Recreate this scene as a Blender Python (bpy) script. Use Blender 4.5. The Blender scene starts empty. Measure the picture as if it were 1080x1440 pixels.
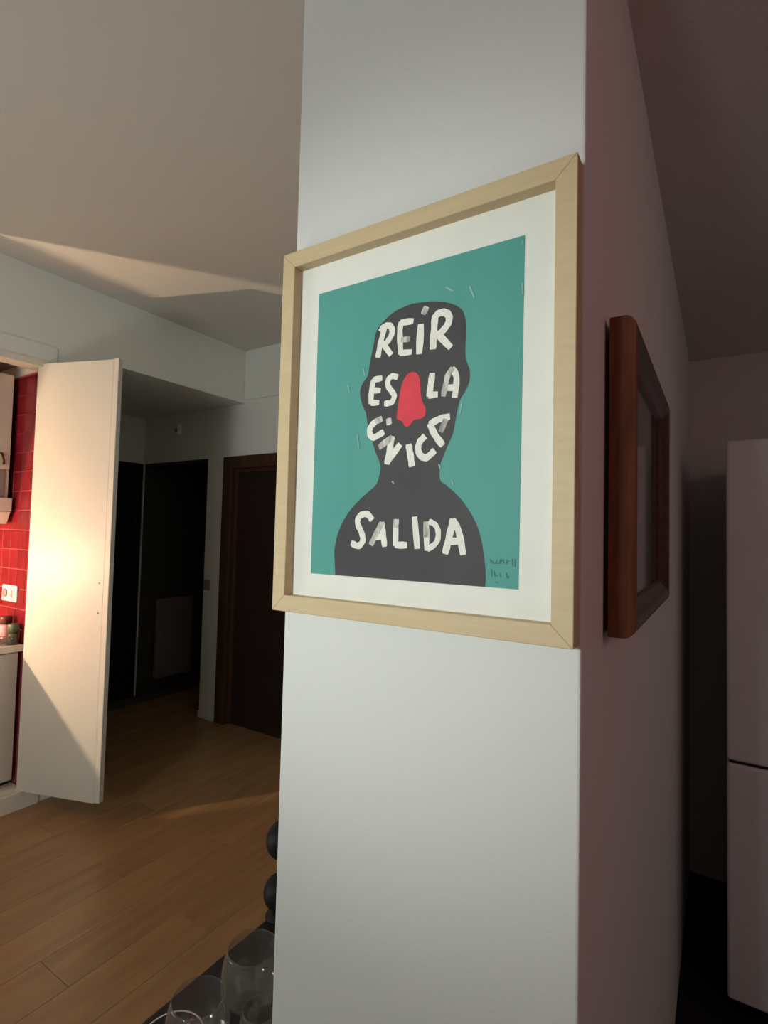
import bpy, bmesh, math, random
from mathutils import Vector, Matrix
random.seed(7)
SC = bpy.context.scene
COL = SC.collection

# ---------------------------------------------------------------- camera
yaw, pitch, roll = math.radians(32.539), math.radians(2.386), math.radians(1.395)
EYE = Vector((0, 0, 1.55))
fwd = Vector((-math.sin(yaw)*math.cos(pitch), math.cos(yaw)*math.cos(pitch), math.sin(pitch)))
rgt = Vector((math.cos(yaw), math.sin(yaw), 0))
upv = rgt.cross(fwd)
r2 = rgt*math.cos(roll) + upv*math.sin(roll)
u2 = upv*math.cos(roll) - rgt*math.sin(roll)
cam_data = bpy.data.cameras.new('camera'); cam = bpy.data.objects.new('camera', cam_data); COL.objects.link(cam)
m = Matrix((r2, u2, -fwd)).transposed().to_4x4(); m.translation = EYE
cam.matrix_world = m
cam_data.sensor_width = 36; cam_data.lens = 742.95/1440*36; cam_data.clip_start = .02
SC.camera = cam

# ---------------------------------------------------------------- world, lights, exposure
w = bpy.data.worlds.new('world'); SC.world = w; w.use_nodes = True
w.node_tree.nodes['Background'].inputs[0].default_value = (.5, .5, .55, 1)
w.node_tree.nodes['Background'].inputs[1].default_value = .02
SC.view_settings.view_transform = 'Standard'; SC.view_settings.look = 'None'
SC.view_settings.gamma = 1; SC.view_settings.use_curve_mapping = False
SC.view_settings.exposure = 0

def area(name, loc, target, size, power, color, size_y=None):
    l = bpy.data.lights.new(name, 'AREA'); l.energy = power; l.color = color
    l.size = size
    if size_y: l.shape = 'RECTANGLE'; l.size_y = size_y
    o = bpy.data.objects.new(name, l); COL.objects.link(o); o.location = loc
    o.rotation_euler = (Vector(target)-Vector(loc)).to_track_quat('-Z', 'Y').to_euler()
    return o
area('room_light', (-.78, -2.7, 1.95), (-1.7, .8, 1.8), .4, 23, (.92, 1, .97), .5)
sp = bpy.data.lights.new('pillar_fill_spot', 'SPOT'); sp.energy = 98; sp.color = (.94, 1, .97); sp.spot_size = math.radians(36); sp.spot_blend = 1; sp.shadow_soft_size = .11  # unseen spot added to brighten the middle of the pillar face
spo = bpy.data.objects.new('pillar_fill_spot', sp); COL.objects.link(spo); spo.location = (-.80, -1.45, 1.72)
spo.rotation_euler = (Vector((-.44, .6, 1.60))-spo.location).to_track_quat('-Z', 'Y').to_euler()
area('pink_light', (1.25, .05, 1.85), (-.1, 1.2, 1.55), .4, 2.0, (1, .18, .28), .4)
area('side_room_fill', (1.5, .5, 2.3), (.6, 2.4, 1.2), .3, 1.2, (.95, 1, .82), .3)  # added fill out of view, lifts the fridge and right back wall
area('ceiling_fill', (-1.9, -.25, .8), (-2.0, 1.5, 3), .6, 11, (.98, 1, .93), .6)  # added uplight out of view, fills the ceiling and far walls
KITCHEN_LAMP = (-3.64, .30, 1.25); KITCHEN_STRENGTH = 7200

# ---------------------------------------------------------------- materials
def mat(name, color, rough=.6, metal=0, noise=0, nscale=8, bump=0, bscale=200, color2=None, stretch=None, spec=.5, coat=0, rand=0):
    M = bpy.data.materials.new(name); M.use_nodes = True
    N = M.node_tree.nodes; L = M.node_tree.links; b = N['Principled BSDF']
    b.inputs['Base Color'].default_value = (*color, 1); b.inputs['Roughness'].default_value = rough
    b.inputs['Metallic'].default_value = metal; b.inputs['Specular IOR Level'].default_value = spec
    b.inputs['Coat Weight'].default_value = coat
    tc = N.new('ShaderNodeTexCoord'); mp = N.new('ShaderNodeMapping'); L.new(tc.outputs['Object'], mp.inputs[0])
    if stretch: mp.inputs['Scale'].default_value = stretch
    if noise or color2:
        n = N.new('ShaderNodeTexNoise'); n.inputs['Scale'].default_value = nscale; n.inputs['Detail'].default_value = 5
        if rand:
            oi = N.new('ShaderNodeObjectInfo'); ad = N.new('ShaderNodeVectorMath'); ad.operation = 'ADD'
            sc = N.new('ShaderNodeMath'); sc.operation = 'MULTIPLY'; sc.inputs[1].default_value = 37.
            L.new(oi.outputs['Random'], sc.inputs[0]); L.new(mp.outputs[0], ad.inputs[0]); L.new(sc.outputs[0], ad.inputs[1])
            L.new(ad.outputs[0], n.inputs['Vector'])
        else: L.new(mp.outputs[0], n.inputs['Vector'])
        mx = N.new('ShaderNodeMix'); mx.data_type = 'RGBA'
        c2 = color2 or tuple(max(0, c*(1-noise)) for c in color)
        mx.inputs[6].default_value = (*color, 1); mx.inputs[7].default_value = (*c2, 1)
        rp = N.new('ShaderNodeMapRange'); rp.inputs[1].default_value = .3; rp.inputs[2].default_value = .7
        L.new(n.outputs[0], rp.inputs[0]); L.new(rp.outputs[0], mx.inputs[0])
        out = mx.outputs[2]
        if rand:
            hv = N.new('ShaderNodeHueSaturation'); mr = N.new('ShaderNodeMapRange')
            mr.inputs[3].default_value = 1-rand; mr.inputs[4].default_value = 1+rand
            L.new(oi.outputs['Random'], mr.inputs[0]); L.new(mr.outputs[0], hv.inputs['Value']); L.new(out, hv.inputs['Color']); out = hv.outputs[0]
        L.new(out, b.inputs['Base Color'])
    if bump:
        n2 = N.new('ShaderNodeTexNoise'); n2.inputs['Scale'].default_value = bscale; n2.inputs['Detail'].default_value = 4
        L.new(mp.outputs[0], n2.inputs['Vector'])
        bp = N.new('ShaderNodeBump'); bp.inputs['Strength'].default_value = bump; bp.inputs['Distance'].default_value = .002
        L.new(n2.outputs[0], bp.inputs['Height']); L.new(bp.outputs[0], b.inputs['Normal'])
    return M
def glassy(name, tint=(1, 1, 1), ior=1.5, rough=.02):
    M = bpy.data.materials.new(name); M.use_nodes = True
    N = M.node_tree.nodes; L = M.node_tree.links; N.remove(N['Principled BSDF'])
    t = N.new('ShaderNodeBsdfTransparent'); t.inputs[0].default_value = (*tint, 1)
    g = N.new('ShaderNodeBsdfGlossy'); g.inputs['Roughness'].default_value = rough
    f = N.new('ShaderNodeLayerWeight'); f.inputs[0].default_value = .5
    pw5 = N.new('ShaderNodeMath'); pw5.operation = 'POWER'; pw5.inputs[1].default_value = 5; L.new(f.outputs['Facing'], pw5.inputs[0])
    r0 = ((ior-1)/(ior+1))**2
    ma = N.new('ShaderNodeMath'); ma.operation = 'MULTIPLY_ADD'; ma.inputs[1].default_value = 1-r0; ma.inputs[2].default_value = r0; L.new(pw5.outputs[0], ma.inputs[0])
    x = N.new('ShaderNodeMixShader'); L.new(ma.outputs[0], x.inputs[0]); L.new(t.outputs[0], x.inputs[1]); L.new(g.outputs[0], x.inputs[2])
    L.new(x.outputs[0], N['Material Output'].inputs[0])
    return M
def emit(name, color, s):
    M = bpy.data.materials.new(name); M.use_nodes = True; b = M.node_tree.nodes['Principled BSDF']
    b.inputs['Emission Color'].default_value = (*color, 1); b.inputs['Emission Strength'].default_value = s
    b.inputs['Base Color'].default_value = (*color, 1); return M

PILLAR = mat('wall_paint_dimmed', (.69, .70, .675), .85, bump=.25, bscale=220, noise=.03, nscale=2)  # darker copy of the wall paint, light difference put into the colour
WALL = mat('wall_paint_lifted', (.83, .84, .80), .85, bump=.25, bscale=220, noise=.03, nscale=2)  # whitened to stand in for stronger light on the walls
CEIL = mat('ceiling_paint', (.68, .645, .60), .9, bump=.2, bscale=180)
BEDROOM = mat('unlit_bedroom_shade', (.06, .06, .055), .9, bump=.2, bscale=200)  # darkness of the unlit bedroom put into its wall colour
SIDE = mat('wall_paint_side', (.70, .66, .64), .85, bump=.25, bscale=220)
PLANK = mat('oak_laminate', (.385, .215, .098), .36, color2=(.29, .155, .068), nscale=3.2, stretch=(7, .8, 1), rand=.07)
UNDER = mat('floor_joint', (.14, .08, .04), .8)
SHADEFLOOR = mat('shaded_floor', (.008, .005, .005), .6, noise=.3)  # near-black because the floor's shadow is put into the colour
WHITE = mat('white_lacquer', (.70, .67, .61), .42, noise=.03, nscale=3, bump=.08, bscale=60)
CASING = mat('white_casing', (.80, .75, .65), .5, noise=.04)
BROWN = mat('dark_brown_wood', (.085, .036, .018), .45, color2=(.05, .02, .010), nscale=6, stretch=(6, 6, .6))
BROWNLEAF = mat('dark_brown_door', (.030, .014, .011), .4, color2=(.018, .009, .007), nscale=6, stretch=(6, 6, .6))
BLACKDOOR = mat('black_door', (.012, .012, .011), .35, noise=.3, nscale=5, stretch=(6, 6, .5))
ASH = mat('pale_ash_frame', (.60, .47, .27), .55, color2=(.55, .425, .245), nscale=30, stretch=(1, 1, 5), bump=.1, bscale=300)
ASHH = mat('pale_ash_rail', (.60, .47, .27), .55, color2=(.55, .425, .245), nscale=30, stretch=(.3, 1, 5), bump=.1, bscale=300)
PAPER = mat('cream_paper', (.78, .78, .71), .85, noise=.04, nscale=30, bump=.05)
TEAL = mat('teal_ink', (.070, .31, .268), .8, color2=(.085, .335, .29), nscale=9, stretch=(2, 1, .6), bump=.1)
INK = mat('black_ink', (.036, .035, .037), .75, color2=(.046, .045, .046), nscale=14)
RED = mat('red_ink', (.72, .040, .065), .75, color2=(.62, .03, .052), nscale=40)
CREAM = mat('cream_brush_paint', (.84, .82, .74), .8, color2=(.74, .72, .64), nscale=120, stretch=(1, 1, .5))
WORN = mat('worn_brush_paint', (.74, .71, .64), .8, color2=(.22, .21, .20), nscale=90, stretch=(2.2, 1, .5))
FLECK = mat('pale_fleck', (.30, .50, .44), .8, noise=.3, nscale=200)
SIGN = mat('dark_pencil', (.05, .17, .15), .8)
MAHOG_LIT = mat('mahogany', (.22, .078, .034), .55, color2=(.12, .042, .018), nscale=18, stretch=(5, 5, .5), spec=.25)  # near stile only, the light it catches is put into the colour
OLDPIC = mat('dark_picture', (.045, .04, .045), .6, color2=(.15, .13, .14), nscale=7, stretch=(1, 5, .8))
GLASS = glassy('clear_glass')
ACRYL = glassy('matte_acrylic', (1, 1, 1), 1.15, .5)
MAHOG_SHADE = mat('mahogany_shaded', (.10, .038, .024), .5, color2=(.06, .024, .016), nscale=18, stretch=(5, .5, 5), spec=.25)  # same wood darkened, shade on the frame's front put into the colour
DRINK = glassy('drinking_glass', (.9, .9, .88), 1.7, .05)
def frost(M, k):
    N = M.node_tree.nodes; L = M.node_tree.links; o = N['Material Output']; src = o.inputs[0].links[0].from_socket
    d = N.new('ShaderNodeBsdfDiffuse'); d.inputs[0].default_value = (.75, .70, .66, 1); x = N.new('ShaderNodeMixShader'); x.inputs[0].default_value = k
    L.new(src, x.inputs[1]); L.new(d.outputs[0], x.inputs[2]); L.new(x.outputs[0], o.inputs[0])
frost(DRINK, .05)
FRIDGE = mat('fridge_enamel', (.78, .80, .82), .38, noise=.03)
RUBBER = mat('black_seal', (.012, .010, .012), .7)
TILE = mat('red_glazed_tile', (.22, .013, .022), .25, color2=(.17, .009, .015), nscale=14, rand=.12)
GROUT = mat('pink_grout', (.42, .09, .09), .9)
CAB = mat('cream_laminate', (.66, .60, .52), .5)
HOOD = mat('white_hood', (.72, .66, .60), .35)
TOP = mat('cream_worktop', (.72, .68, .58), .35)
PLASTIC = mat('white_plastic', (.82, .80, .72), .4)
GREYP = mat('grey_plastic', (.30, .24, .24), .5)
BRONZE = mat('dark_bronze', (.06, .035, .015), .4, metal=.7)
BLACK = mat('black_satin', (.008, .008, .009), .55, spec=.25)
TABLE = mat('black_table_wood', (.022, .012, .013), .45, noise=.3)
PINK = mat('pink_tin', (.72, .36, .42), .5, noise=.3, nscale=40)
GREEN = mat('green_lid', (.10, .13, .08), .4)
MAROON = mat('maroon_lid', (.10, .02, .02), .4)
HERB = mat('dark_herbs', (.10, .10, .06), .8, noise=.5, nscale=120)
STEEL = mat('steel', (.55, .52, .45), .25, metal=.9)
BULB = emit('warm_bulb', (1, .74, .46), KITCHEN_STRENGTH)

# ---------------------------------------------------------------- helpers
def setp(o, label=None, cat=None, group=None, kind=None):
    if label: o['label'] = label
    if cat: o['category'] = cat
    if group: o['group'] = group
    if kind: o['kind'] = kind
    return o
def empty(name, loc, label, cat, group=None, rz=0):
    o = bpy.data.objects.new(name, None); COL.objects.link(o); o.location = loc; o.rotation_euler = (0, 0, rz)
    o.empty_display_size = .05
    return setp(o, label, cat, group)
def link(name, bm, material, parent=None, smooth=False):
    me = bpy.data.meshes.new(name); bmesh.ops.recalc_face_normals(bm, faces=bm.faces); bm.to_mesh(me); bm.free()
    if smooth:
        for p in me.polygons: p.use_smooth = True
    me.materials.append(material)
    o = bpy.data.objects.new(name, me); COL.objects.link(o)
    if parent: o.parent = parent
    return o
def abox(bm, a, b, bev=0, seg=2):
    a = Vector(a); b = Vector(b)
    r = bmesh.ops.create_cube(bm, size=1)
    vs = r['verts']
    for v in vs: v.co = Vector(((a[i]+b[i])/2 + v.co[i]*abs(b[i]-a[i]) for i in range(3)))
    if bev:
        es = list({e for v in vs for e in v.link_edges})
        bmesh.ops.bevel(bm, geom=es, offset=bev, segments=seg, affect='EDGES', profile=.5)
    return bm
def box(name, a, b, material, parent=None, bev=0, seg=2):
    """box a..b ; with a parent the coordinates are the parent's own"""
    return link(name, abox(bmesh.new(), a, b, bev, seg), material, parent)
def boxes(name, lst, material, parent=None, bev=0):
    bm = bmesh.new()
    for a, b in lst: abox(bm, a, b, bev)
    return link(name, bm, material, parent)
def struct(name, lst, material):
    return setp(boxes(name, lst, material), kind='structure')
def lathe(name, prof, material, parent=None, seg=40, loc=(0, 0, 0), closed=False):
    bm = bmesh.new(); rings = []
    for r, z in prof:
        if r < 1e-6: rings.append([bm.verts.new((loc[0], loc[1], loc[2]+z))])
        else: rings.append([bm.verts.new((loc[0]+r*math.cos(2*math.pi*k/seg), loc[1]+r*math.sin(2*math.pi*k/seg), loc[2]+z)) for k in range(seg)])
    pairs = list(zip(rings, rings[1:]))
    if closed: pairs.append((rings[-1], rings[0]))
    for A, B in pairs:
        for k in range(seg):
            k2 = (k+1) % seg
            if len(A) == 1 and len(B) == 1: continue
            if len(A) == 1: bm.faces.new((A[0], B[k], B[k2]))
            elif len(B) == 1: bm.faces.new((A[k], B[0], A[k2]))
            else: bm.faces.new((A[k], A[k2], B[k2], B[k]))
    return link(name, bm, material, parent, smooth=True)
def prism(name, poly, axis, lo, hi, material, parent=None, bev=0):
    """poly is 2-D in the two other axes, extruded along axis"""
    bm = bmesh.new()
    def P(p, t):
        return {'x': (t, p[0], p[1]), 'y': (p[0], t, p[1]), 'z': (p[0], p[1], t)}[axis]
    A = [bm.verts.new(P(p, lo)) for p in poly]; B = [bm.verts.new(P(p, hi)) for p in poly]
    bm.faces.new(A); bm.faces.new(B[::-1])
    for i in range(len(poly)): j = (i+1) % len(poly); bm.faces.new((A[i], A[j], B[j], B[i]))
    if bev: bmesh.ops.bevel(bm, geom=list(bm.edges), offset=bev, segments=2, affect='EDGES')
    return link(name, bm, material, parent)
def crom(pts, n=6, closed=False):
    out = []; N = len(pts)
    rng = range(N) if closed else range(N-1)
    for i in rng:
        g = (lambda k: pts[k % N]) if closed else (lambda k: pts[min(max(k, 0), N-1)])
        p0, p1, p2, p3 = g(i-1), g(i), g(i+1), g(i+2)
        for s in range(n):
            t = s/n
            out.append(tuple(.5*((2*p1[k]) + (-p0[k]+p2[k])*t + (2*p0[k]-5*p1[k]+4*p2[k]-p3[k])*t*t + (-p0[k]+3*p1[k]-3*p2[k]+p3[k])*t**3) for k in range(2)))
    if not closed: out.append(tuple(pts[-1]))
    return out
def tube(name, pts, r, material, parent=None, seg=10):
    bm = bmesh.new(); rings = []
    pts = [Vector(p) for p in pts]
    for i, p in enumerate(pts):
        d = (pts[min(i+1, len(pts)-1)]-pts[max(i-1, 0)]).normalized()
        a = d.orthogonal().normalized(); b = d.cross(a)
        if rings:
            a = prev - d*prev.dot(d); a.normalize(); b = d.cross(a)
        prev = a
        rings.append([bm.verts.new(p+(a*math.cos(2*math.pi*k/seg)+b*math.sin(2*math.pi*k/seg))*r) for k in range(seg)])
    for A, B in zip(rings, rings[1:]):
        for k in range(seg): bm.faces.new((A[k], A[(k+1) % seg], B[(k+1) % seg], B[k]))
    bm.faces.new(rings[0][::-1]); bm.faces.new(rings[-1])
    return link(name, bm, material, parent, smooth=True)

# ---------------------------------------------------------------- the setting
XA, YB, XP, XL, YF = -3.24, 2.95, -.127, -.557, .60      # left wall plane, back wall, pillar right/left faces, pillar front face
floor = struct('floor', [((-5.2, -3.2, -.10), (XP, 5.3, -.012))], UNDER)
struct('floor', [((XP, -3.2, -.10), (2.6, 5.3, 0))], SHADEFLOOR)
struct('ceiling', [((-3.34, -3.2, 3.0), (XP, 3.1, 3.1))], CEIL)
struct('ceiling', [((XP, -3.2, 2.43), (2.6, 3.1, 3.1))], CEIL)
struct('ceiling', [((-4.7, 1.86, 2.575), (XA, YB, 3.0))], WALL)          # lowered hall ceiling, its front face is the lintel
# pillar (end of the partition wall)
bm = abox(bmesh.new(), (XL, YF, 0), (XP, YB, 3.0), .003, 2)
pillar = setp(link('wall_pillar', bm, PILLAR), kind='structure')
# left wall with the kitchenette and the hall opening
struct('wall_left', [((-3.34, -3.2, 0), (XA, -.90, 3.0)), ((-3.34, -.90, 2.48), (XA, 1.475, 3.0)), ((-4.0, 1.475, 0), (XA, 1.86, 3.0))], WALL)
struct('wall_kitchenette', [((-4.0, -.95, 0), (-3.92, 1.475, 2.6)), ((-3.92, -.95, 2.52), (-3.34, 1.475, 2.6)), ((-3.92, -.95, 0), (-3.34, -.90, 2.52))], CEIL)
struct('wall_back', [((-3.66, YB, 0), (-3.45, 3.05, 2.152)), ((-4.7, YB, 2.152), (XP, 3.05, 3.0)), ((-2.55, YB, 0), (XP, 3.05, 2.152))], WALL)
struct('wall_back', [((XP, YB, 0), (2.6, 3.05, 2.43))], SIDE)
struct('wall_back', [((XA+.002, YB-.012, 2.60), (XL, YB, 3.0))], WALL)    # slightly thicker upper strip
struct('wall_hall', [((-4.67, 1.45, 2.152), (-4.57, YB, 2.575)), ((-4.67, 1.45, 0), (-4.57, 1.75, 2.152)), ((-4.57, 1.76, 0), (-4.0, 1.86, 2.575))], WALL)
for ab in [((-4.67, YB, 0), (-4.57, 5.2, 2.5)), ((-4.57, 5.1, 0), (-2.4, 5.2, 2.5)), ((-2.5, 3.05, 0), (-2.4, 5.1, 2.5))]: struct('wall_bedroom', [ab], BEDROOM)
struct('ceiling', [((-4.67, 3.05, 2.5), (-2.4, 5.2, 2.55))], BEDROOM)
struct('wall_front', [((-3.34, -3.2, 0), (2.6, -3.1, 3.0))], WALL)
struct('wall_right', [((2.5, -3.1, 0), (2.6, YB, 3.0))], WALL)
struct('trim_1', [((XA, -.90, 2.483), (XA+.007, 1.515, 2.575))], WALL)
struct('trim_2', [((-3.34, -.90, 2.445), (XA+.012, 1.50, 2.483)), ((-3.34, 1.4755, .11), (XA+.010, 1.50, 2.445))], CASING)   # white casing of the kitchenette
struct('trim_3', [((-4.57, 2.945, 0), (-4.557, 2.956, 2.152))], WALL)       # pale corner post in the hall
struct('baseboard_back', [((-3.66, YB-.012, 0), (-3.47, YB, .05))], WALL)
struct('floor', [((-3.92, -.90, 0), (XA-.012, 1.455, .10))], CASING)      # raised sill of the kitchenette
struct('trim_4', [((XA-.012, -.90, 0), (XA, 1.475, .105)), ((XA, -.90, 0), (XA+.010, 1.53, .09))], CASING)

# planks of the laminate floor
pw, pl = .192, 1.285
pm = None
k = 0
nx = 22
for i in range(nx):
    x = XP - (i+.5)*pw
    y = -1.55 - (i*.43 % pl)
    while y < 3.0:
        if pm is None:
            o = link('plank', abox(bmesh.new(), (-pw/2+.0006, -pl/2+.0006, -.012), (pw/2-.0006, pl/2-.0006, 0), .0009, 1), PLANK, floor); pm = o.data
        else:
            o = bpy.data.objects.new('plank', pm); COL.objects.link(o); o.parent = floor
        o.location = (x, y+pl/2, 0)
        y += pl
# red tiles on the kitchenette's side wall
tw = setp(box('wall_tiled', (-3.92, 1.461, .10), (-3.247, 1.475, 2.44), GROUT), kind='structure')
tb = setp(box('wall_tiled', (-3.92, -.9, .10), (-3.912, 1.461, 2.52), GROUT), kind='structure')
tm = None
for i in range(-1, 6):
    for j in range(14):
        x = -3.392 - i*.1; z = 1.295 + (j-4)*.1135
        if z > 2.40: continue
        if tm is None:
            o = link('tile', abox(bmesh.new(), (-.0475, -.006, -.0542), (.0475, 0, .0542), .0015, 1), TILE, tw); tm = o.data
        else:
            o = bpy.data.objects.new('tile', tm); COL.objects.link(o); o.parent = tw
        o.location = (x-.002, 1.461, z+.0567); 

# doors of the setting
d1 = setp(box('door_1', (-3.345, YB+.045, 0), (-2.60, YB+.085, 2.05), BROWNLEAF), kind='structure')
boxes('door_frame', [((-3.45, YB-.02, 0), (-3.345, 3.04, 2.150)), ((-3.345, YB-.02, 2.05), (-2.60, 3.04, 2.150)), ((-2.60, YB-.02, 0), (-2.553, 3.04, 2.150))], BROWN, d1, .004)
boxes('door_moulding', [((-3.345, YB+.02, 0), (-3.315, YB+.045, 2.05)), ((-3.315, YB+.02, 2.02), (-2.60, YB+.045, 2.05))], BROWN, d1, .003)
tube('door_handle', [(-2.70, YB+.045, 1.02), (-2.70, YB-.005, 1.02), (-2.82, YB-.005, 1.02)], .008, BRONZE, d1)
d2 = setp(box('door_2', (-4.62, 1.80, 0), (-4.585, 2.90, 2.13), BLACKDOOR), kind='structure')
boxes('door_frame', [((-4.67, 1.75, 0), (-4.56, 1.80, 2.152)), ((-4.67, 1.80, 2.13), (-4.56, 2.90, 2.152)), ((-4.67, 2.90, 0), (-4.575, 2.948, 2.152))], BLACKDOOR, d2, .003)
boxes('door_panel', [((-4.585, 1.9, .25), (-4.577, 2.30, 1.95)), ((-4.585, 2.42, .25), (-4.577, 2.80, 1.95))], BLACKDOOR, d2, .003)
d3 = empty('door_3', (-3.67, YB, 0), None, None); d3['kind'] = 'structure'
boxes('door_frame', [((0, .002, 0), (.008, .10, 2.15)), ((-.86, .002, 2.12), (0, .10, 2.15))], BLACKDOOR, d3)
box('door_leaf', (-.03, .11, .01), (0.0, .90, 2.11), BLACKDOOR, d3, .002)

# ---------------------------------------------------------------- white closet doors
def closet_door(loc, ang, label, W=.553, extra=True):
    t = empty('closet_door', loc, label, 'door', None, ang)
    # local x runs along the leaf, local -y is the lit kitchen side
    box('door_panel', (0, 0, 0), (W-.035, .028, 2.372), WHITE, t, .0015)
    box('edge_strip', (W-.0345, -.001, .004), (W, .031, 2.376), WHITE, t, .003, 3)
    if extra:
        for z in (1.155, .995): lathe('screw', [(0, .0), (.0035, .0), (.0035, -.002), (0, -.002)], BRONZE, t, 12).matrix_local = Matrix.Translation((W-.06, -.0005, z)) @ Matrix.Rotation(math.radians(-90), 4, 'X')
        for z in (.25, 1.2, 2.15): lathe('hinge', [(0, 0), (.006, 0), (.006, .06), (0, .06)], STEEL, t, 12, (-.006, .016, z))
    return t
ang = math.atan2(1.604-1.426, -2.757+3.271)
closet_door((-3.262, 1.431, .094), ang, 'white tall closet door standing open beside the red tiled kitchenette', .536)
closet_door((XA+.016, .865, .094), -math.pi/2, 'white tall closet door shut across the left of the kitchenette', .60, False)
closet_door((XA+.016, .255, .094), -math.pi/2, 'white tall closet door shut farthest left of the kitchenette', 1.14, False)

# ---------------------------------------------------------------- kitchenette
wt = box('worktop', (-3.911, -.85, .842), (-3.312, 1.453, .88), TOP, None, .004); setp(wt, 'cream worktop above the base cabinet in the kitchenette', 'worktop')
bc = empty('base_cabinet', (-3.33, 1.0, .10), 'cream base cabinet under the worktop right end', 'cabinet')
box('body', (-.58, -.15, .05), (-.022, .44, .741), CAB, bc)
box('plinth', (-.57, -.15, 0), (-.05, .44, .05), RUBBER, bc)
box('door', (-.02, -.145, .035), (0, .435, .735), CAB, bc, .002)
for y0, lab in ((.40, 'cream base cabinet under the middle of the worktop'), (-.20, 'cream base cabinet under the left of the worktop')):
    r = bc.copy(); COL.objects.link(r); r.location = (-3.33, y0, .10); r['label'] = lab
    for ch in list(bc.children):
        c = ch.copy(); COL.objects.link(c); c.parent = r
uc = empty('wall_cabinet', (-3.52, .50, 1.708), 'cream wall cabinet with a curved bronze handle above the hood', 'cabinet')
box('body', (-.39, 0, 0), (-.02, .925, .727), CAB, uc)
box('door', (-.02, .463, .167), (0, .920, .722), CAB, uc, .002)
box('lower_panel', (-.018, .003, .002), (-.010, .900, .162), GREYP, uc, .001)
box('door', (-.02, .003, .167), (0, .459, .722), CAB, uc, .002)
tube('handle', [(0, .888, .197), (.012, .885, .200), (.022, .880, .217), (.022, .875, .237), (.012, .872, .254), (0, .871, .258)], .006, BRONZE, uc)
hd = empty('range_hood', (-3.500, .50, 1.556), 'white slim range hood under the wall cabinet', 'hood')
box('casing', (-.42, 0, .072), (0, .935, .150), HOOD, hd, .004)
prism('visor', [(-.42, .0), (-.045, 0), (-.002, .070), (-.42, .070)], 'y', .002, .930, HOOD, hd, .002)
box('filter', (-.34, .35, -.004), (-.06, .88, 0), STEEL, hd, .001)
for k in range(3): box('button', (.0, .72+.05*k, .095), (.004, .745+.05*k, .115), GREYP, hd, .001)
sk = empty('socket', (-3.505, 1.455, 1.152), 'white double socket plate on the red tiles', 'socket')
box('plate', (-.09, -.010, -.047), (.09, 0, .047), PLASTIC, sk, .004, 3)
for s, mm in ((-.045, GREYP), (.045, PLASTIC)):
    c = lathe('socket_face', [(0, .0), (.022, .0), (.026, .003), (.026, .005), (0, .005)], mm, sk, 24); c.matrix_local = Matrix.Translation((s, -.010, 0)) @ Matrix.Rotation(math.radians(90), 4, 'X')
box('rocker', (.035, -.018, -.022), (.055, -.010, .022), GREYP, sk, .002)
# things on the worktop
def jar(loc, r, h, body, lid, label, cat='jar', lidh=.018):
    t = empty(cat, loc, label, cat)
    lathe('body', [(0, 0), (r*.9, 0), (r, .006), (r, h-.012), (r*.8, h), (0, h)], body, t, 28)
    lathe('lid', [(0, h), (r*.96, h), (r*.98, h+lidh*.9), (r*.9, h+lidh), (0, h+lidh)], lid, t, 28)
    return t
jar((-3.355, 1.416, .88), .030, .070, GLASS, GREEN, 'glass jar with a green lid on the worktop by the closet door', lidh=.045)
lathe('contents', [(0, .004), (.026, .004), (.026, .060), (0, .060)], HERB, [o for o in COL.objects if o.get('label', '').startswith('glass jar with a green')][0], 24)
jar((-3.448, 1.414, .88), .031, .105, PINK, MAROON, 'pink tin with a dark lid at the back of the worktop', 'tin', .045)
jar((-3.345, 1.364, .88), .016, .040, GLASS, STEEL, 'small glass spice jar in front of the green lidded jar', lidh=.012)
jar((-3.402, 1.432, .88), .014, .085, MAROON, RUBBER, 'maroon spice jar between the pink tin and the green lidded jar')
bw = lathe('bowl', [(0, 0), (.025, 0), (.030, .004), (.055, .028), (.066, .046), (.064, .047), (.052, .031), (.026, .008), (0, .007)], STEEL, None, 36); bw.location = (-3.43, 1.305, .88)
setp(bw, 'shiny metal bowl on the worktop before the pink tin', 'bowl')
tl = empty('table_lamp', (KITCHEN_LAMP[0], KITCHEN_LAMP[1], .88), 'small bare bulb lamp standing on the kitchenette worktop', 'lamp')
lathe('base', [(0, 0), (.06, 0), (.06, .012), (.012, .02), (.008, .03), (.008, .31), (.016, .315), (.012, .350), (0, .350)], BRONZE, tl, 28)
lathe('bulb', [(0, .352)]+[(.018*math.sin(a), .37-.018*math.cos(a)) for a in [math.pi*k/10 for k in range(1, 10)]]+[(0, .388)], BULB, tl, 24)

# ---------------------------------------------------------------- hall
rd = empty('radiator', (-4.57, 3.11, .13), 'grey panel radiator on the wall inside the dark doorway', 'radiator')
box('panel', (.03, 0, 0), (.075, .395, .75), GREYP, rd, .006)
boxes('bracket', [((0, .05, .1), (.03, .08, .6)), ((0, .31, .1), (.03, .34, .6))], GREYP, rd)
boxes('ribs', [((.075, .02+.03*k, .03), (.079, .035+.03*k, .72)) for k in range(12)], GREYP, rd, .001)['kind'] = 'stuff'
ms = empty('motion_sensor', (-4.063, YB, 2.435), 'small pale sensor box high on the hall wall', 'sensor')
prism('housing', [(-.035, 0), (.035, 0), (.025, -.035), (-.025, -.035)], 'z', -.045, .045, PLASTIC, ms, .003)
box('lens', (-.018, -.038, -.03), (.018, -.034, 0), GREYP, ms, .002)
sw = empty('light_switch', (-3.615, YB, 1.09), 'pale light switch on the white wall strip between dark doorways', 'switch')
box('plate', (-.041, -.008, -.041), (.041, 0, .041), GREYP, sw, .003)
box('rocker', (-.024, -.013, -.024), (.024, -.008, .024), GREYP, sw, .002)

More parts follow.
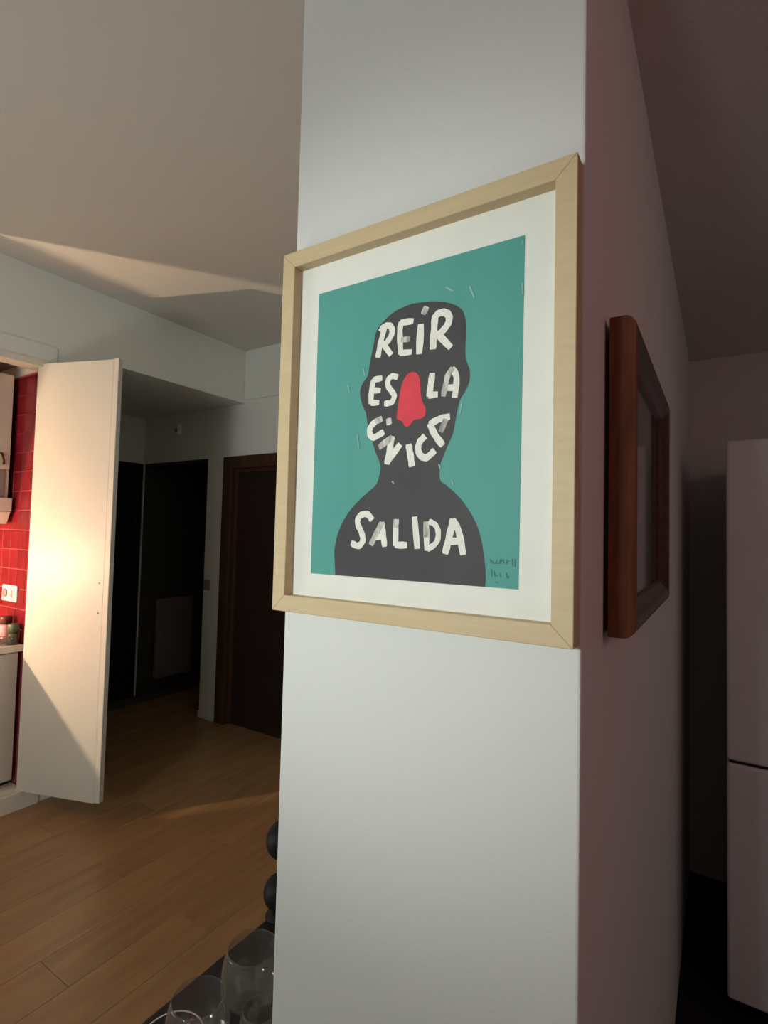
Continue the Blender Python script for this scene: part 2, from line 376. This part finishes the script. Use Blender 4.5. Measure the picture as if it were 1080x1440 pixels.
# ---------------------------------------------------------------- fridge
fr = empty('fridge', (.0165, 2.15, 0), 'tall white fridge freezer against the back wall', 'fridge')
box('body', (.003, .065, .03), (.597, .72, 1.885), FRIDGE, fr, .004)
box('upper_door', (0, 0, .822), (.60, .058, 1.90), FRIDGE, fr, .010, 4)
box('lower_door', (0, 0, .05), (.60, .058, .812), FRIDGE, fr, .010, 4)
box('seal', (.008, .058, .06), (.592, .065, 1.88), RUBBER, fr)
box('gap_strip', (.006, .012, .812), (.594, .058, .822), RUBBER, fr)
for x, y in ((.05, .1), (.55, .1), (.05, .68), (.55, .68)): lathe('foot', [(0, 0), (.02, 0), (.018, .03), (0, .03)], RUBBER, fr, 16, (x, y, 0))

# ---------------------------------------------------------------- old picture on the pillar's right face
op = empty('framed_picture', (XP+.006, .722, 1.632), 'old dark picture in a thick mahogany frame on the shaded pillar side', 'picture')
LY, HZ, T, RW = .530, .205, .032, .044
def moulding(name, p0, p1, inward, material=None):
    """rounded moulding with mitred ends; cross-section in (depth x, inward)"""
    prof = [(0, 0), (T*.62, 0), (T*.80, .002), (T*.95, .007), (T, .014), (T*.96, .022), (T*.80, .028), (T*.60, RW-.004), (T*.45, RW), (0, RW)]
    bm = bmesh.new(); A = []; B = []
    p0 = Vector(p0); p1 = Vector(p1); d = (p1-p0).normalized(); n = Vector(inward)
    for dx, dn in prof:
        off = n*dn
        A.append(bm.verts.new(p0+off+d*dn+Vector((dx, 0, 0)))); B.append(bm.verts.new(p1+off-d*dn+Vector((dx, 0, 0))))
    bm.faces.new(A); bm.faces.new(B[::-1])
    for i in range(len(prof)): j = (i+1) % len(prof); bm.faces.new((A[i], A[j], B[j], B[i]))
    return link(name, bm, material or MAHOG_SHADE, op)
moulding('frame_stile', (0, 0, -HZ), (0, 0, HZ), (0, 1, 0), MAHOG_LIT)
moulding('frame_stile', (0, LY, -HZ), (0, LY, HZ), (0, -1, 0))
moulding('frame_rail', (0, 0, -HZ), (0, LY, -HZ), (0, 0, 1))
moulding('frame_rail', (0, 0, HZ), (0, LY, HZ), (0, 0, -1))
pc = box('picture_sheet', (.006, RW-.004, -HZ+RW-.004), (.009, LY-RW+.004, HZ-RW+.004), OLDPIC, op)
box('glass_pane', (.0125, RW-.004, -HZ+RW-.004), (.0145, LY-RW+.004, HZ-RW+.004), GLASS, op)

# ---------------------------------------------------------------- framed print on the pillar's front face
SILHOUETTE = [(-0.3152, 1.8515), (-0.2959, 1.8464), (-0.2802, 1.8389), (-0.27, 1.8296), (-0.2659, 1.8166), (-0.265, 1.801), (-0.2654, 1.7758), (-0.2631, 1.7642), (-0.259, 1.7524), (-0.2596, 1.7386), (-0.2644, 1.7281), (-0.2711, 1.7184), (-0.2739, 1.7083), (-0.2767, 1.6946), (-0.28, 1.6765), (-0.2873, 1.6616), (-0.2932, 1.6479), (-0.297, 1.6368), (-0.2966, 1.6199), (-0.2893, 1.6135), (-0.2739, 1.6011), (-0.2602, 1.5858), (-0.2489, 1.5682), (-0.2417, 1.5509), (-0.2368, 1.5272), (-0.2342, 1.5061), (-0.2347, 1.49)]
SILHOUETTE_LEFT = [(-0.4573, 1.4936), (-0.4604, 1.524), (-0.4563, 1.5446), (-0.446, 1.5668), (-0.4293, 1.5871), (-0.4091, 1.6038), (-0.393, 1.6156), (-0.3879, 1.6276), (-0.3857, 1.6381), (-0.3886, 1.6489), (-0.3943, 1.6599), (-0.4003, 1.6756), (-0.4075, 1.6947), (-0.4115, 1.7137), (-0.4119, 1.7162), (-0.4187, 1.7288), (-0.423, 1.745), (-0.4196, 1.7572), (-0.4105, 1.7685), (-0.4074, 1.7868), (-0.4024, 1.8079), (-0.3975, 1.8289), (-0.3834, 1.8417), (-0.3658, 1.8504), (-0.3418, 1.8543)]
NOSE = [(-0.3381, 1.7624), (-0.3322, 1.759), (-0.3282, 1.7511), (-0.3266, 1.7341), (-0.3239, 1.722), (-0.3191, 1.7128), (-0.3194, 1.7041), (-0.325, 1.6996), (-0.3349, 1.6991), (-0.3398, 1.6944), (-0.3447, 1.691), (-0.3498, 1.6926), (-0.3534, 1.6986), (-0.3604, 1.702), (-0.3619, 1.7062), (-0.36, 1.7217), (-0.3579, 1.7364), (-0.3548, 1.7495), (-0.349, 1.7585), (-0.3432, 1.7621)]
FLECKS = [[(-0.2932, 1.8646), (-0.2837, 1.8575)], [(-0.261, 1.8587), (-0.2548, 1.8424)], [(-0.4184, 1.7791), (-0.4154, 1.7686)], [(-0.4439, 1.7588), (-0.4413, 1.7489)], [(-0.2686, 1.7133), (-0.2708, 1.701)], [(-0.4249, 1.6868), (-0.4224, 1.6679)], [(-0.3665, 1.6199), (-0.3643, 1.6169)], [(-0.2803, 1.6179), (-0.278, 1.6131)], [(-0.2983, 1.6391), (-0.2963, 1.6334)], [(-0.1954, 1.8973), (-0.1945, 1.893)], [(-0.1947, 1.8463), (-0.1935, 1.8327)]]
SIGNATURE = [[(-0.2288, 1.5238), (-0.2279, 1.5192)], [(-0.228, 1.5223), (-0.2255, 1.5209), (-0.2263, 1.5189), (-0.2222, 1.5191)], [(-0.2207, 1.5226), (-0.2218, 1.5195), (-0.2182, 1.5189)], [(-0.2167, 1.5236), (-0.217, 1.519), (-0.2143, 1.5237)], [(-0.2127, 1.5238), (-0.2123, 1.5192)], [(-0.2096, 1.5243), (-0.2087, 1.5194), (-0.2064, 1.5233)], [(-0.2021, 1.525), (-0.2016, 1.5167)], [(-0.1987, 1.5252), (-0.1989, 1.5161)], [(-0.227, 1.5123), (-0.2264, 1.5031)], [(-0.2237, 1.5094), (-0.222, 1.5041), (-0.2196, 1.5058)], [(-0.2164, 1.5076), (-0.2156, 1.503)], [(-0.2093, 1.5087), (-0.2077, 1.5028), (-0.2061, 1.5051)], [(-0.2223, 1.4972), (-0.2187, 1.4967)]]
LETTERS = [
  ('R', [([(-0.3846, 1.831), (-0.3903, 1.8112), (-0.3943, 1.7917)], 0.0086, 0), ([(-0.3908, 1.8268), (-0.3864, 1.8314), (-0.3783, 1.8321), (-0.3734, 1.8273), (-0.3731, 1.8189), (-0.3795, 1.81), (-0.3874, 1.806)], 0.0086, 0), ([(-0.3857, 1.8073), (-0.3736, 1.7914)], 0.0085, 0)]),
  ('E', [([(-0.3589, 1.8322), (-0.3603, 1.8195), (-0.3583, 1.7904)], 0.0087, 0), ([(-0.3589, 1.8322), (-0.3409, 1.8304)], 0.0086, 0), ([(-0.3587, 1.7905), (-0.3424, 1.7896)], 0.0086, 0), ([(-0.3574, 1.8084), (-0.3451, 1.8074)], 0.0075, 1)]),
  ('I', [([(-0.3287, 1.8228), (-0.3301, 1.7861)], 0.0101, 0)]),
  ('accent', [([(-0.321, 1.8446), (-0.3253, 1.8373)], 0.0087, 1)]),
  ('R', [([(-0.3083, 1.8295), (-0.3092, 1.8099), (-0.3103, 1.789)], 0.0096, 0), ([(-0.3088, 1.8281), (-0.3033, 1.8328), (-0.2946, 1.8324), (-0.2887, 1.8269), (-0.2888, 1.8183), (-0.2949, 1.8109), (-0.3042, 1.8039)], 0.0095, 0), ([(-0.3027, 1.8051), (-0.2858, 1.7863)], 0.0094, 0)]),
  ('E', [([(-0.4004, 1.7603), (-0.4037, 1.7452), (-0.4037, 1.7289)], 0.0084, 0), ([(-0.4004, 1.7606), (-0.3877, 1.7609)], 0.0082, 0), ([(-0.4018, 1.7458), (-0.3896, 1.7447)], 0.0082, 0), ([(-0.4032, 1.7289), (-0.3916, 1.728)], 0.0082, 0)]),
  ('S', [([(-0.3628, 1.7589), (-0.3707, 1.7615), (-0.3768, 1.7571), (-0.3771, 1.7495), (-0.3711, 1.7411), (-0.3668, 1.7345), (-0.3706, 1.7262), (-0.3813, 1.7256)], 0.008, 0)]),
  ('L', [([(-0.3104, 1.7559), (-0.3122, 1.7424), (-0.3143, 1.7282)], 0.0089, 0), ([(-0.3143, 1.7285), (-0.3031, 1.7285)], 0.0088, 0)]),
  ('A', [([(-0.2823, 1.7585), (-0.2764, 1.7461), (-0.2782, 1.7224)], 0.0082, 0), ([(-0.2899, 1.7349), (-0.2769, 1.7342)], 0.0082, 0), ([(-0.2823, 1.7585), (-0.2887, 1.7492), (-0.2939, 1.7257)], 0.0075, 1)]),
  ('U', [([(-0.3941, 1.7033), (-0.4031, 1.6964), (-0.4047, 1.6873), (-0.398, 1.6809), (-0.3828, 1.687)], 0.0089, 0), ([(-0.3861, 1.7053), (-0.395, 1.7026)], 0.0086, 1)]),
  ('accent', [([(-0.377, 1.7001), (-0.3712, 1.7011)], 0.0095, 1)]),
  ('N', [([(-0.3693, 1.6791), (-0.3715, 1.6635), (-0.3754, 1.6442)], 0.0095, 0), ([(-0.3754, 1.6457), (-0.3564, 1.6677)], 0.0094, 0), ([(-0.3885, 1.6669), (-0.3693, 1.6784)], 0.0088, 1)]),
  ('I', [([(-0.3427, 1.6667), (-0.3401, 1.6541), (-0.3372, 1.6393)], 0.0095, 0)]),
  ('C', [([(-0.3198, 1.6759), (-0.3267, 1.6692), (-0.3286, 1.6599), (-0.3246, 1.6517), (-0.3164, 1.6486), (-0.3054, 1.6565)], 0.0089, 0)]),
  ('A', [([(-0.3121, 1.6914), (-0.3051, 1.6776), (-0.2941, 1.6633)], 0.009, 0), ([(-0.3121, 1.6914), (-0.2992, 1.6964), (-0.2856, 1.6982)], 0.009, 0), ([(-0.2902, 1.6948), (-0.2965, 1.6805)], 0.0077, 1)]),
  ('S', [([(-0.3977, 1.5693), (-0.4057, 1.5766), (-0.4174, 1.574), (-0.4211, 1.5642), (-0.4141, 1.5513), (-0.4116, 1.5405), (-0.4188, 1.5328), (-0.4301, 1.5363)], 0.0089, 0)]),
  ('A', [([(-0.3816, 1.5646), (-0.3786, 1.5488), (-0.3764, 1.5342)], 0.0086, 0), ([(-0.3919, 1.5453), (-0.3776, 1.5471)], 0.0086, 0), ([(-0.3816, 1.5646), (-0.3895, 1.5507), (-0.398, 1.5356)], 0.0081, 1)]),
  ('L', [([(-0.3596, 1.5648), (-0.3593, 1.5358)], 0.0088, 0), ([(-0.3593, 1.5358), (-0.343, 1.5363)], 0.0088, 0), ([(-0.359, 1.5689), (-0.3595, 1.5596)], 0.0084, 1)]),
  ('I', [([(-0.3316, 1.5721), (-0.3269, 1.5334)], 0.009, 0)]),
  ('D', [([(-0.3144, 1.5662), (-0.3132, 1.5312)], 0.0074, 0), ([(-0.31, 1.5672), (-0.3021, 1.5633), (-0.2975, 1.5545), (-0.2994, 1.5416), (-0.3114, 1.5319)], 0.0073, 0), ([(-0.3149, 1.5662), (-0.3145, 1.5482)], 0.0079, 1)]),
  ('A', [([(-0.2777, 1.5694), (-0.2822, 1.5489), (-0.2871, 1.5283)], 0.009, 0), ([(-0.2777, 1.5694), (-0.2696, 1.555), (-0.2634, 1.5283)], 0.0089, 0), ([(-0.2827, 1.5427), (-0.2662, 1.5439)], 0.0089, 0)]),
]

CX, CZ = -.3455, 1.702
fp = empty('framed_print', (CX, YF, CZ), 'large pale wooden framed print of a black head on teal, on the pillar', 'picture')
W2, H2, FW = .2155, .268, .0235
def rail(name, pts, material):
    bm = bmesh.new()
    A = [bm.verts.new((x, -.023, z)) for x, z in pts]; B = [bm.verts.new((x, -.0005, z)) for x, z in pts]
    bm.faces.new(A); bm.faces.new(B[::-1])
    for i in range(4): j = (i+1) % 4; bm.faces.new((A[i], A[j], B[j], B[i]))
    bmesh.ops.bevel(bm, geom=list(bm.edges), offset=.0007, segments=1, affect='EDGES')
    return link(name, bm, material, fp)
w, h = W2-FW, H2-FW
rail('frame_rail', [(-W2, H2), (W2, H2), (w, h), (-w, h)], ASHH)
rail('frame_rail', [(-W2, -H2), (-w, -h), (w, -h), (W2, -H2)], ASHH)
rail('frame_stile', [(-W2, -H2), (-W2, H2), (-w, h), (-w, -h)], ASH)
rail('frame_stile', [(W2, -H2), (w, -h), (w, h), (W2, H2)], ASH)
pap = box('paper', (-w-.004, -.006, -h-.004), (w+.004, -.004, h+.004), PAPER, fp)
box('glass_pane', (-w-.003, -.0105, -h-.003), (w+.003, -.009, h+.003), ACRYL, fp)
def sheet(name, poly, y, material, parent, thick=.00015):
    bm = bmesh.new()
    vs = [bm.verts.new((x-CX, y, z-CZ)) for x, z in poly]
    f = bm.faces.new(vs)
    r = bmesh.ops.extrude_face_region(bm, geom=[f])
    for v in r['geom']:
        if isinstance(v, bmesh.types.BMVert): v.co.y += thick
    bmesh.ops.triangulate(bm, faces=list(bm.faces))
    return link(name, bm, material, parent)
def strokes(name, sts, y, parent, material=None):
    mats = [CREAM, WORN]; bm = bmesh.new()
    for k, (pts, wd, fade) in enumerate(sts):
        c = crom(pts, 6) if len(pts) > 2 else [tuple(pts[0]), tuple(pts[1])]
        if len(c) == 2: c = [tuple(c[0][i]*(1-t)+c[1][i]*t for i in range(2)) for t in (0, .33, .66, 1)]
        P = [Vector(q) for q in c]; Lf = []; Rt = []
        for i, p in enumerate(P):
            d = (P[min(i+1, len(P)-1)]-P[max(i-1, 0)]).normalized(); n = Vector((-d.y, d.x))
            hw = wd/2*(1+.07*math.sin(i*1.3+k*2+pts[0][0]*900))*(.86 if i in (0, len(P)-1) else 1)
            q = p - d*wd*.14 if i == 0 else (p + d*wd*.14 if i == len(P)-1 else p)
            Lf.append(bm.verts.new((q.x+n.x*hw-CX, y-.00003*k, q.y+n.y*hw-CZ))); Rt.append(bm.verts.new((q.x-n.x*hw-CX, y-.00003*k, q.y-n.y*hw-CZ)))
        for i in range(len(P)-1):
            f = bm.faces.new((Lf[i], Lf[i+1], Rt[i+1], Rt[i])); f.material_index = 1 if fade else 0
    bmesh.ops.recalc_face_normals(bm, faces=bm.faces)
    me = bpy.data.meshes.new(name); bm.to_mesh(me); bm.free()
    for mm in ([material] if material else mats): me.materials.append(mm)
    o = bpy.data.objects.new(name, me); COL.objects.link(o); o.parent = parent; return o
pr = sheet('print', [(-.5025, 1.4905), (-.1945, 1.4905), (-.1925, 1.9035), (-.5025, 1.9035)], -.0064, TEAL, fp, .0003)
BOT = 1.4906
sil = crom(SILHOUETTE, 4)[:-1] + [(SILHOUETTE[-1][0], BOT), (SILHOUETTE_LEFT[0][0], BOT)] + crom(SILHOUETTE_LEFT[1:], 4)
sheet('head_silhouette', sil, -.0067, INK, pr)
for n, s in LETTERS: strokes('accent_mark' if n == 'accent' else 'letter', s, -.0069, pr)
sheet('nose', crom(NOSE, 4, True), -.0070, RED, pr)
strokes('fleck', [(f, .0022, 0) for f in FLECKS], -.0070, pr, FLECK)['kind'] = 'stuff'
strokes('pencil_marks', [(f, .0009, 0) for f in SIGNATURE], -.0070, pr, SIGN)['kind'] = 'stuff'

# ---------------------------------------------------------------- dark side table with glassware, left of the pillar
TZ = .65
tb = empty('side_table', (-.728, .45, 0), 'black side table along the left of the pillar', 'table')
box('tabletop', (-.164, -.75, TZ-.03), (.164, .75, TZ), TABLE, tb, .004)
for x in (-.142, .142):
    for y in (-.72, .72): box('leg', (x-.018, y-.018, 0), (x+.018, y+.018, TZ-.03), TABLE, tb, .003)
box('apron', (-.142, -.72, TZ-.09), (-.124, .72, TZ-.03), TABLE, tb, .002)
def goblet(loc, R, H, label):
    t = empty('wine_glass', loc, label, 'glass', 'wine glasses on the black side table')
    th = .0012
    out = [(R*.12, H*.45), (R*.55, H*.47), (R*.92, H*.58), (R, H*.70), (R*.95, H*.86), (R*.82, H)]
    oc = crom(out, 5)
    lathe('bowl', oc+[(r-th, z) for r, z in oc[::-1]], DRINK, t, 48)
    lathe('stem', [(R*.11, H*.455), (.0045, H*.40), (.0038, H*.2), (.0045, H*.05), (.009, .006)], DRINK, t, 20)
    lathe('foot', [(0, 0), (R*.80, 0), (R*.80, .002), (.02, .005), (0, .007)], DRINK, t, 40)
    return t
goblet((-.690, .690, TZ), .052, .175, 'largest round wine glass beside the pillar edge')
goblet((-.700, .585, TZ), .050, .160, 'nearest wine glass at the front of the black table')
goblet((-.612, .634, TZ), .034, .150, 'smaller wine glass between the two round ones')
goblet((-.600, .550, TZ), .034, .150, 'small wine glass closest to the pillar corner')
def ornament(loc, label, F, R, H):
    t = empty('candle_holder', loc, label, 'candle holder', 'black round candle holders')
    lathe('foot', [(0, 0), (F, 0), (F, .005), (.012, .012), (.006, .016), (.006, H-R*.9), (0, H-R*.9)], BLACK, t, 32)
    lathe('ball', [(0, H-R*1.1)]+[(R*math.sin(a), H-R*1.1*math.cos(a)) for a in [math.pi*k/14 for k in range(1, 14)]]+[(0, H+R*1.1)], BLACK, t, 32)
ornament((-.876, .955, TZ), 'short black round candle holder on the black table beyond the wine glasses', .030, .036, .055)
ornament((-.815, .895, TZ), 'tall black ball topped candle holder rising half behind the pillar edge', .020, .036, .222)
pt = lathe('plate', [(0, .0), (.03, 0), (.052, .006), (.055, .008), (.054, .010), (.050, .008), (.03, .004), (0, .004)], TABLE, None, 48); pt.location = (-.812, .622, TZ)
setp(pt, 'dark plate with a pale rim at the table front', 'plate')
lathe('rim', [(.0530, .0085), (.0552, .0085), (.0552, .0105), (.0530, .0105)], PLASTIC, pt, 48, closed=True)
